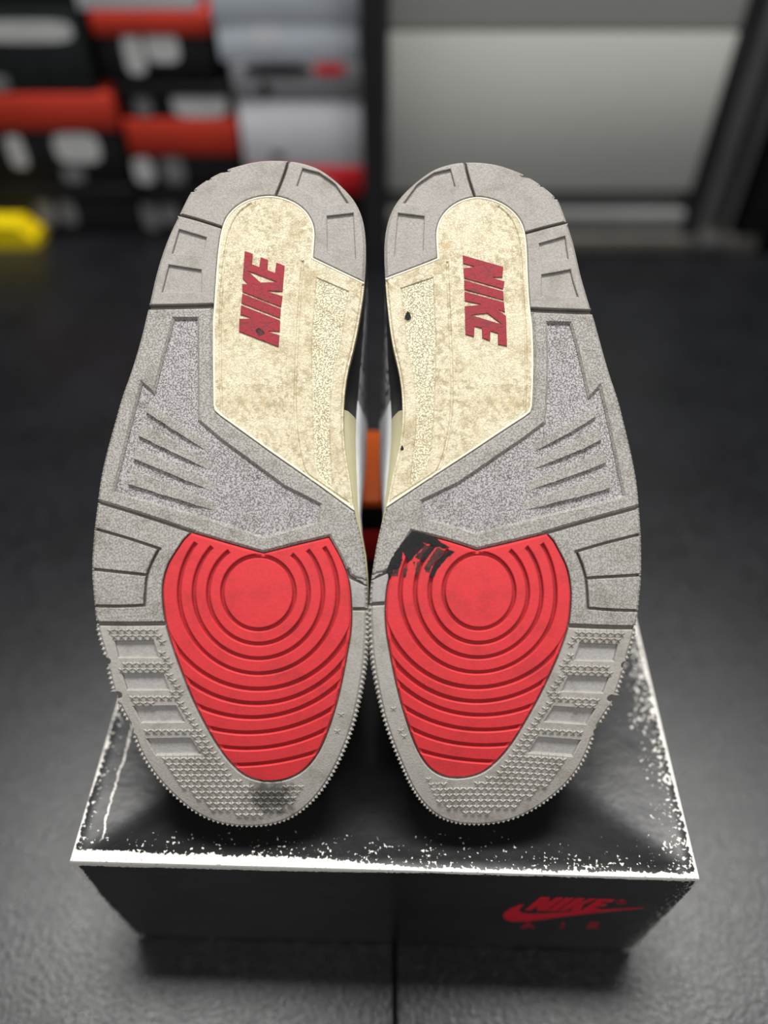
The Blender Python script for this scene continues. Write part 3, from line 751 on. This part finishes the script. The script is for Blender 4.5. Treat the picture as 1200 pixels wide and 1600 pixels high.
    Hh = np.interp(dist_toe, [0, 3, 12, 30, 60, 105, 140, 170, 200, 250, 280, 292], [8, 22, 33, 40, 42, 50, 68, 82, 88, 90, 86, 60])
    M = 25; aa = np.linspace(0, np.pi, M)
    U, W = [], []
    for i in range(NV):
        mid, half_ = (hL[i] + hR[i]) / 2, max((hR[i] - hL[i]) / 2 - 0.4, 0.4)
        top = np.interp(dist_toe[i], [0, 60, 120, 170, 292], [0.95, 0.9, 0.74, 0.66, 0.66])
        ca, sa = np.cos(aa), np.sin(aa)
        uu = np.sign(ca) * np.abs(ca) ** 0.36; hh = np.abs(sa) ** 0.5
        t_ = np.clip(hh / 0.97, 0, 1); t_ = t_ * t_ * (3 - 2 * t_)
        mm_, mh = (mL[i] + mR[i]) / 2, max((mR[i] - mL[i]) / 2 - 0.5, 0.3)
        cen_, hw_ = mm_ + (mid - mm_) * t_, mh + (half_ - mh) * t_
        U.append(np.stack([cen_ - hw_ * uu * (1 - (1 - top) * hh ** 9), np.full(M, vs[i])], 1)); W.append(-25 - Hh[i] * hh)
    U, W = np.array(U), np.array(W)
    vshift = np.clip((-(W) - 40) / 60, 0, 1) * np.interp(dist_toe, [0, 120, 200, 292], [0, 0, 0, 6])[:, None]
    U[:, :, 1] += vshift
    uv, w = U.reshape(-1, 2), W.reshape(-1)
    parts = {'toe_cap': [], 'upper': [], 'heel_counter': [], 'tongue': [], 'collar_lining': []}
    for i in range(NV - 1):
        for j in range(M - 1):
            dt = (dist_toe[i] + dist_toe[i + 1]) / 2; f = [i * M + j, i * M + j + 1, (i + 1) * M + j + 1, (i + 1) * M + j]
            mid_ = 9 <= j <= M - 11
            hi_ = -W[i, j] - 25
            k = 'upper'
            if dt > 172 and mid_ and dt < 282: k = 'collar_lining'
            elif 95 < dt <= 172 and mid_: k = 'tongue'
            elif dt > 196 and hi_ < 55: k = 'heel_counter'
            elif dt < 62 and hi_ < 24: k = 'toe_cap'
            parts[k].append(f)
    mats = {'toe_cap': 'elephant_print', 'upper': 'white_leather', 'heel_counter': 'elephant_print', 'tongue': 'white_leather', 'collar_lining': 'lining_fabric'}
    for k, fs in parts.items():
        if not fs: continue
        used, inv = np.unique(np.array(fs), return_inverse=True)
        o = put(k, uv[used], w[used], [f[::-1] for f in inv.reshape(-1, 4).tolist()], mats[k], sharp=60)
        if k in ('tongue', 'collar_lining'): continue
        sm = o.modifiers.new('thickness', 'SOLIDIFY'); sm.thickness = 0.0012; sm.offset = -1
    for k in range(5):                          # laces across the tongue
        d = 105 + k * 13; vv = v1 - d; i = int(np.argmin(abs(vs - vv)))
        line = U[i, 8:M - 8]; wl = W[i, 8:M - 8]
        q = len(line); A = np.vstack([line + [0, -3], line + [0, 3], line + [0, -3], line + [0, 3]])
        B = np.concatenate([wl - 2.2, wl - 2.2, wl - 0.3, wl - 0.3]); fc = []
        for j in range(q - 1):
            fc += [[j, j + 1, q + j + 1, q + j], [2*q + j, 3*q + j, 3*q + j + 1, 2*q + j + 1], [j, 2*q + j, 2*q + j + 1, j + 1], [q + j, q + j + 1, 3*q + j + 1, 3*q + j]]
        put('lace', A, B, fc, 'lace_cotton', fixn=True)
    return shoe, put, slab

base_y = float(on_z(0, 1300, BOX_H)[1])
left, putL, slabL = build_shoe('left', (-0.06, base_y + .02, BOX_H), 'left sneaker in the photo, clean red forefoot pad, sole facing out')
right, putR, slabR = build_shoe('right', (0.045, base_y + .02, BOX_H), 'right sneaker in the photo, black glue smear on its red forefoot pad')

# black glue smeared over the corner of the right red pad
z4 = lambda p: px2uv([(590 + x / 8.571, 820 + y / 8.571) for x, y in p]) + GAP
def smear(poly, mat, wt, name='glue_smear', lab=None):
    u = dens(z4(poly), 0.6); nz = rng.normal(0, 0.12, u.shape); u = u + nz
    for V, T in region([u], [], 1.2, 1.0):
        uv, w, Fc = relief(V, T, wt, wt - 0.5, 0.1, 0.06)
        w = w + 0.05 * np.sin(uv[:, 0] * 3.1) * np.sin(uv[:, 1] * 2.7)
        o = putR(name, uv, w, Fc, mat, right, mapped=False); o['label'] = lab or 'black glue smeared on the red pad'
smear([(455,95),(500,85),(600,110),(760,170),(900,265),(960,300),(870,320),(800,285),(770,300),(700,260),(640,245),(600,225),(500,330),(430,430),(400,460),(335,370),(285,350),(230,370),(300,270),(380,170)], 'black_glue', 0.22)
smear([(230,360),(290,345),(330,380),(325,470),(300,560),(250,600),(200,590),(180,690),(135,690),(130,580),(170,470)], 'black_glue', 0.2)
smear([(600,230),(640,260),(500,400),(470,440),(440,480),(405,495),(400,455),(440,380),(540,260)], 'black_glue', 0.24)
smear([(700,290),(780,290),(720,360),(650,460),(620,490),(575,465),(590,420),(640,370)], 'black_glue', 0.22)
smear([(960,335),(1030,360),(960,410),(880,490),(800,590),(760,670),(715,715),(695,680),(720,600),(790,520),(860,430)], 'black_glue', 0.24)
for q in ([(640,260),(700,290),(620,400),(560,470),(500,440),(520,400),(600,330)], [(800,300),(880,340),(900,380),(800,480),(720,560),(690,640),(640,640),(620,570),(680,470),(760,350)], [(200,600),(290,560),(270,690),(195,690)], [(345,600),(390,560),(400,600),(370,720),(340,690)], [(520,500),(570,490),(555,570),(525,690),(500,660)], [(475,720),(500,730),(490,770),(470,750)], [(470,500),(500,490),(490,560)]):
    smear(q, 'thin_black_smear', 0.06, 'thin_smear', 'thin worn black film on the red pad')
# small black marks on the right heel plate
for (x, y, a, b) in ((637, 493, 4.5, 6.5), (628, 700, 2.4, 4)):
    u = px2uv([(x + a * math.cos(t) * (1 + .25 * math.sin(3 * t)), y + b * math.sin(t)) for t in np.linspace(0, 6.28, 14, endpoint=False)]) + GAP
    for V, T in region([u], [], 3, 1): putR('ink_mark', *relief(V, T, -0.28, -0.8, 0.05), 'black_glue', right, mapped=False)

# a dark stain worn into the lettering of the left shoe
u = px2uv([(407 + 6.5 * math.cos(t) * (1 + .3 * math.sin(2 * t)), 519 + 6 * math.sin(t) * (1 + .25 * math.cos(3 * t))) for t in np.linspace(0, 6.28, 14, endpoint=False)]) - GAP
for V, T in region([u], [], 3, 1): putL('ink_mark', *relief(V, T, 0.2, -0.3, 0.05), 'thin_black_smear', left, mapped=False, flipfaces=False)

# ------------------------------------------------------------------ the worn black shoe box the shoes stand on
c0, c1 = on_z(107, 1346, BOX_H), on_z(1095, 1374, BOX_H)
BW = float(np.hypot(*(c1 - c0)[:2])); YAW = math.atan2(c1[1] - c0[1], c1[0] - c0[0]); BD = 0.25
org = (c0 + c1) / 2; org[2] = 0
ex_, ey_ = np.array([math.cos(YAW), math.sin(YAW), 0]), np.array([-math.sin(YAW), math.cos(YAW), 0])
m = Mat('worn_black_card', 0.34, 0.28)
x, y, z = m.xyz()
zt = z - BOX_H
up = zt * -1.0                                     # depth under the lid plane
dF = y.max(up)                                     # distance from the top front edge
dL = (x + BW / 2).max(up); dR = (BW / 2 - x).max(up)
cL = (x + BW / 2).max(y); cR = (BW / 2 - x).max(y)  # upright corner edges
n1, n2, n3 = m.noise(620, 3, 0.55), m.noise(150, 4, 0.6), m.noise(38, 3)
lefty = x.ramp(0.03, -0.06); righty = x.ramp(0.06, 0.12)
def band(d, width): return (width + (n1 - 0.5) * 0.0040 + (n2 - 0.5) * 0.002 - d).ramp(-0.00015, 0.00015)
w_ = band(dF, lefty * 0.0027 + righty * 0.0006 + (n3 - 0.5) * 0.003 + 0.0022)
spk = lambda d, reach, th: ((n1 * 0.85 + n2 * 0.30) - (d / reach) * 0.16).ramp(th, th + 0.012)
w_ = w_.max(spk(dF, 0.02, 0.63) * (up.ramp(0.004, 0.002)))
w_ = w_.max(band(dL, 0.0014 + (n3 - 0.5) * 0.001)).max(band(dR, 0.0019))
w_ = w_.max(spk(dL, 0.014, 0.625) * up.ramp(0.004, 0.002))
w_ = w_.max(spk(dR, 0.018, 0.585) * up.ramp(0.006, 0.004))
w_ = w_.max(band(cL, (z.ramp(BOX_H - 0.06, BOX_H)) * 0.0025 + 0.0005)).max(band(cR, z.ramp(BOX_H - 0.02, BOX_H) * 0.002))
w_ = w_.max(spk(cR, 0.012, 0.61))
crease = ((x + BW / 2 - 0.011 - (n2 - 0.5) * 0.004).abs() * -1.0 + 0.0006 + (n1 - 0.55) * 0.0012).ramp(0, 0.0002) * (y.ramp(0.11, 0.07)) * y.ramp(0.008, 0.014)
w_ = w_.max(crease)
w_ = w_ * (1.0 - m.noise(900, 3).ramp(0.60, 0.68) * 0.45)
dust = m.noise(160, 2).ramp(0.80, 0.83) * 0.5
col = m.mix(m.noise(25, 3).ramp(0.3, 0.7), lin(20, 20, 22), lin(28, 28, 31))
col = m.mix(w_.max(dust), col, lin(238, 234, 226))
m.color(col); m.rough(w_ * 0.5 + m.noise(40, 3) * 0.12 + 0.26)
m.bump(m.noise(60, 3) * 0.5 + w_ * -0.3, 0.0006); MT['worn_black_card'] = m.m

sb = empty('shoe_box', tuple(org), 'worn black shoe box with white scuffed edges under the two sneakers', 'box')
sb.rotation_euler = (0, 0, YAW)
def loc_obj(name, V, Fc, mat, parent, sharp=30, fixn=True):
    me = bpy.data.meshes.new(name); me.from_pydata([tuple(map(float, v)) for v in V], [], [list(f) for f in Fc]); me.validate()
    if fixn:
        bm = bmesh.new(); bm.from_mesh(me); bmesh.ops.recalc_face_normals(bm, faces=bm.faces); bm.to_mesh(me); bm.free()
    me.materials.append(MT[mat]); me.polygons.foreach_set('use_smooth', [True] * len(me.polygons)); me.set_sharp_from_angle(angle=math.radians(sharp))
    o = bpy.data.objects.new(name, me); COL.objects.link(o); o.parent = parent; return o
# lid: a slightly dished top with creased corners, rounded edges, short side lips and a full front flap
NX, NY = 60, 50
gx = np.linspace(-BW / 2 + 0.0012, BW / 2 - 0.0012, NX); gy = np.linspace(0.0012, BD - 0.0012, NY)
V, Fc = [], []
def lid_z(x, y):
    e = min(x + BW / 2, BW / 2 - x, y * 1.15, BD - y)
    return BOX_H - 0.006 * (min(e, 0.045) / 0.045) ** 0.9
for y_ in gy:
    for x_ in gx: V.append((x_, y_, lid_z(x_, y_)))
for j in range(NY - 1):
    for i in range(NX - 1): Fc.append([j * NX + i, j * NX + i + 1, (j + 1) * NX + i + 1, (j + 1) * NX + i])
ringi = [i for i in range(NX)] + [j * NX + NX - 1 for j in range(1, NY)] + [(NY - 1) * NX + i for i in range(NX - 2, -1, -1)] + [j * NX for j in range(NY - 2, 0, -1)]
prev = ringi
FLAP, LIP = 0.122, 0.045
for k, (o_, dz) in enumerate(((0.0008, 0.0004), (0.0012, 0.0014), (0.0012, 0.003), (0.0012, None))):
    cur = []
    for idx in ringi:
        x_, y_, z_ = V[idx]
        sx = 1 if x_ > BW / 2 - 0.0013 else -1 if x_ < -BW / 2 + 0.0013 else 0
        sy = 1 if y_ > BD - 0.0013 else -1 if y_ < 0.0013 else 0
        if dz is None: zz = BOX_H - (FLAP if sy < 0 else LIP)
        else: zz = BOX_H - dz
        cur.append(len(V)); V.append((x_ + sx * o_, y_ + sy * o_, zz))
    n = len(ringi)
    for i in range(n): Fc.append([prev[i], cur[i], cur[(i + 1) % n], prev[(i + 1) % n]])
    prev = cur
lid_o = loc_obj('lid', V, Fc, 'worn_black_card', sb)
v_, f_ = box_mesh((-BW / 2 + 0.002, 0.002, 0), (BW / 2 - 0.002, BD - 0.002, BOX_H - 0.016), 0.001)
loc_obj('box_body', v_, f_, 'worn_black_card', sb)
v_, f_ = box_mesh((-BW / 2 - 0.0002, 0.008, BOX_H - LIP - 0.012), (-BW / 2 + 0.0019, 0.014, BOX_H - LIP - 0.001), 0.0003)
loc_obj('torn_flap', v_, f_, 'brown_card', sb)['label'] = 'scrap of torn brown cardboard'

# printed logo on the front flap
nF = -ey_; pF = org
def front_px(x, y):
    d = ray(x, y); q = CAMP + d * (((pF - CAMP) @ nF) / (d @ nF)); r = q - org
    return r @ ex_, r[2]
def logo_part(name, poly, hole, mat, o_, s_, parent=lid_o, w=0.0001):
    tr_ = lambda q: np.array([front_px(o_[0] + x / s_, o_[1] + y / s_) for x, y in q]) * 1000
    for V2, T in region([tr_(poly)], [tr_(hole)] if hole else [], 4, 2):
        uvs, ws, Fc = relief(V2, T, 0.12, 0.0, 0.04, 0.03)
        loc_obj(name, [(u / 1000, -ww / 1000, v / 1000) for (u, v), ww in zip(uvs, ws)], Fc, mat, parent)
Z3, Z7 = ((820, 1390), 8.0), ((770, 1380), 5.0)
for P_ in ([(0,255),(190,95),(312,97),(296,160),(380,101),(480,103),(268,262),(150,262),(162,200),(75,258)],
           [(500,103),(620,105),(400,262),(285,262)],
           [(640,106),(752,110),(690,160),(815,112),(898,116),(728,185),(697,268),(570,268),(610,205),(520,263),(420,262)],
           [(915,117),(1122,122),(1085,155),(985,152),(960,182),(1030,182),(985,210),(910,206),(850,238),(940,240),(945,266),(703,270),(735,238)]):
    logo_part('letter', P_, None, 'print_red', *Z3)
sw = chaikin([(245,165),(218,186),(207,215),(222,234),(290,243),(400,238),(620,224),(870,208),(1180,190)], 2, False).tolist() + chaikin([(1180,193),(870,222),(600,252),(350,286),(230,297),(140,295),(92,277),(78,250),(100,220),(150,190),(200,172)], 2, False).tolist()
logo_part('swoosh', sw, None, 'print_red', *Z7)
el = lambda rx, ry: [(1003 + rx * math.cos(t), 146 + ry * math.sin(t)) for t in np.linspace(0, 6.283, 24, endpoint=False)]
logo_part('registered_mark', el(46, 19), el(38, 14), 'print_dim_red', *Z7)
logo_part('registered_mark', [(980,157),(992,135),(1020,135),(1026,141),(1018,148),(1028,157),(1016,157),(1006,149),(998,149),(993,157)], None, 'print_dim_red', *Z7)
logo_part('letter', [(215,355),(262,305),(285,305),(332,355),(308,355),(298,343),(256,343),(242,355)], [(266,334),(290,334),(276,318)], 'print_dim_red', *Z7)
logo_part('letter', [(522,355),(545,305),(562,305),(544,355)], None, 'print_dim_red', *Z7)
logo_part('letter', [(733,355),(755,305),(815,305),(832,315),(825,330),(808,336),(828,355),(800,355),(785,339),(765,339),(757,355)], [(770,327),(800,327),(808,320),(800,315),(776,315)], 'print_dim_red', *Z7)

# ------------------------------------------------------------------ small box behind the shoes that carries their collars
SUP_H = 0.0518
pt = empty('support_box', (0, 0.315, BOX_H - .006), 'orange, black and red cardboard box behind the sneakers, seen between their soles', 'box')
PZ = BOX_H - 0.0059
box_obj('lower_band', (-0.05, 0.285, PZ), (0.05, 0.345, PZ + 0.0265), 'red_card', pt, 0.001)
box_obj('middle_band', (-0.05, 0.285, PZ + 0.0267), (0.05, 0.345, PZ + 0.0455), 'black_card', pt, 0.001)
box_obj('upper_band', (-0.05, 0.285, PZ + 0.0457), (0.05, 0.345, PZ + SUP_H), 'orange_card', pt, 0.001)
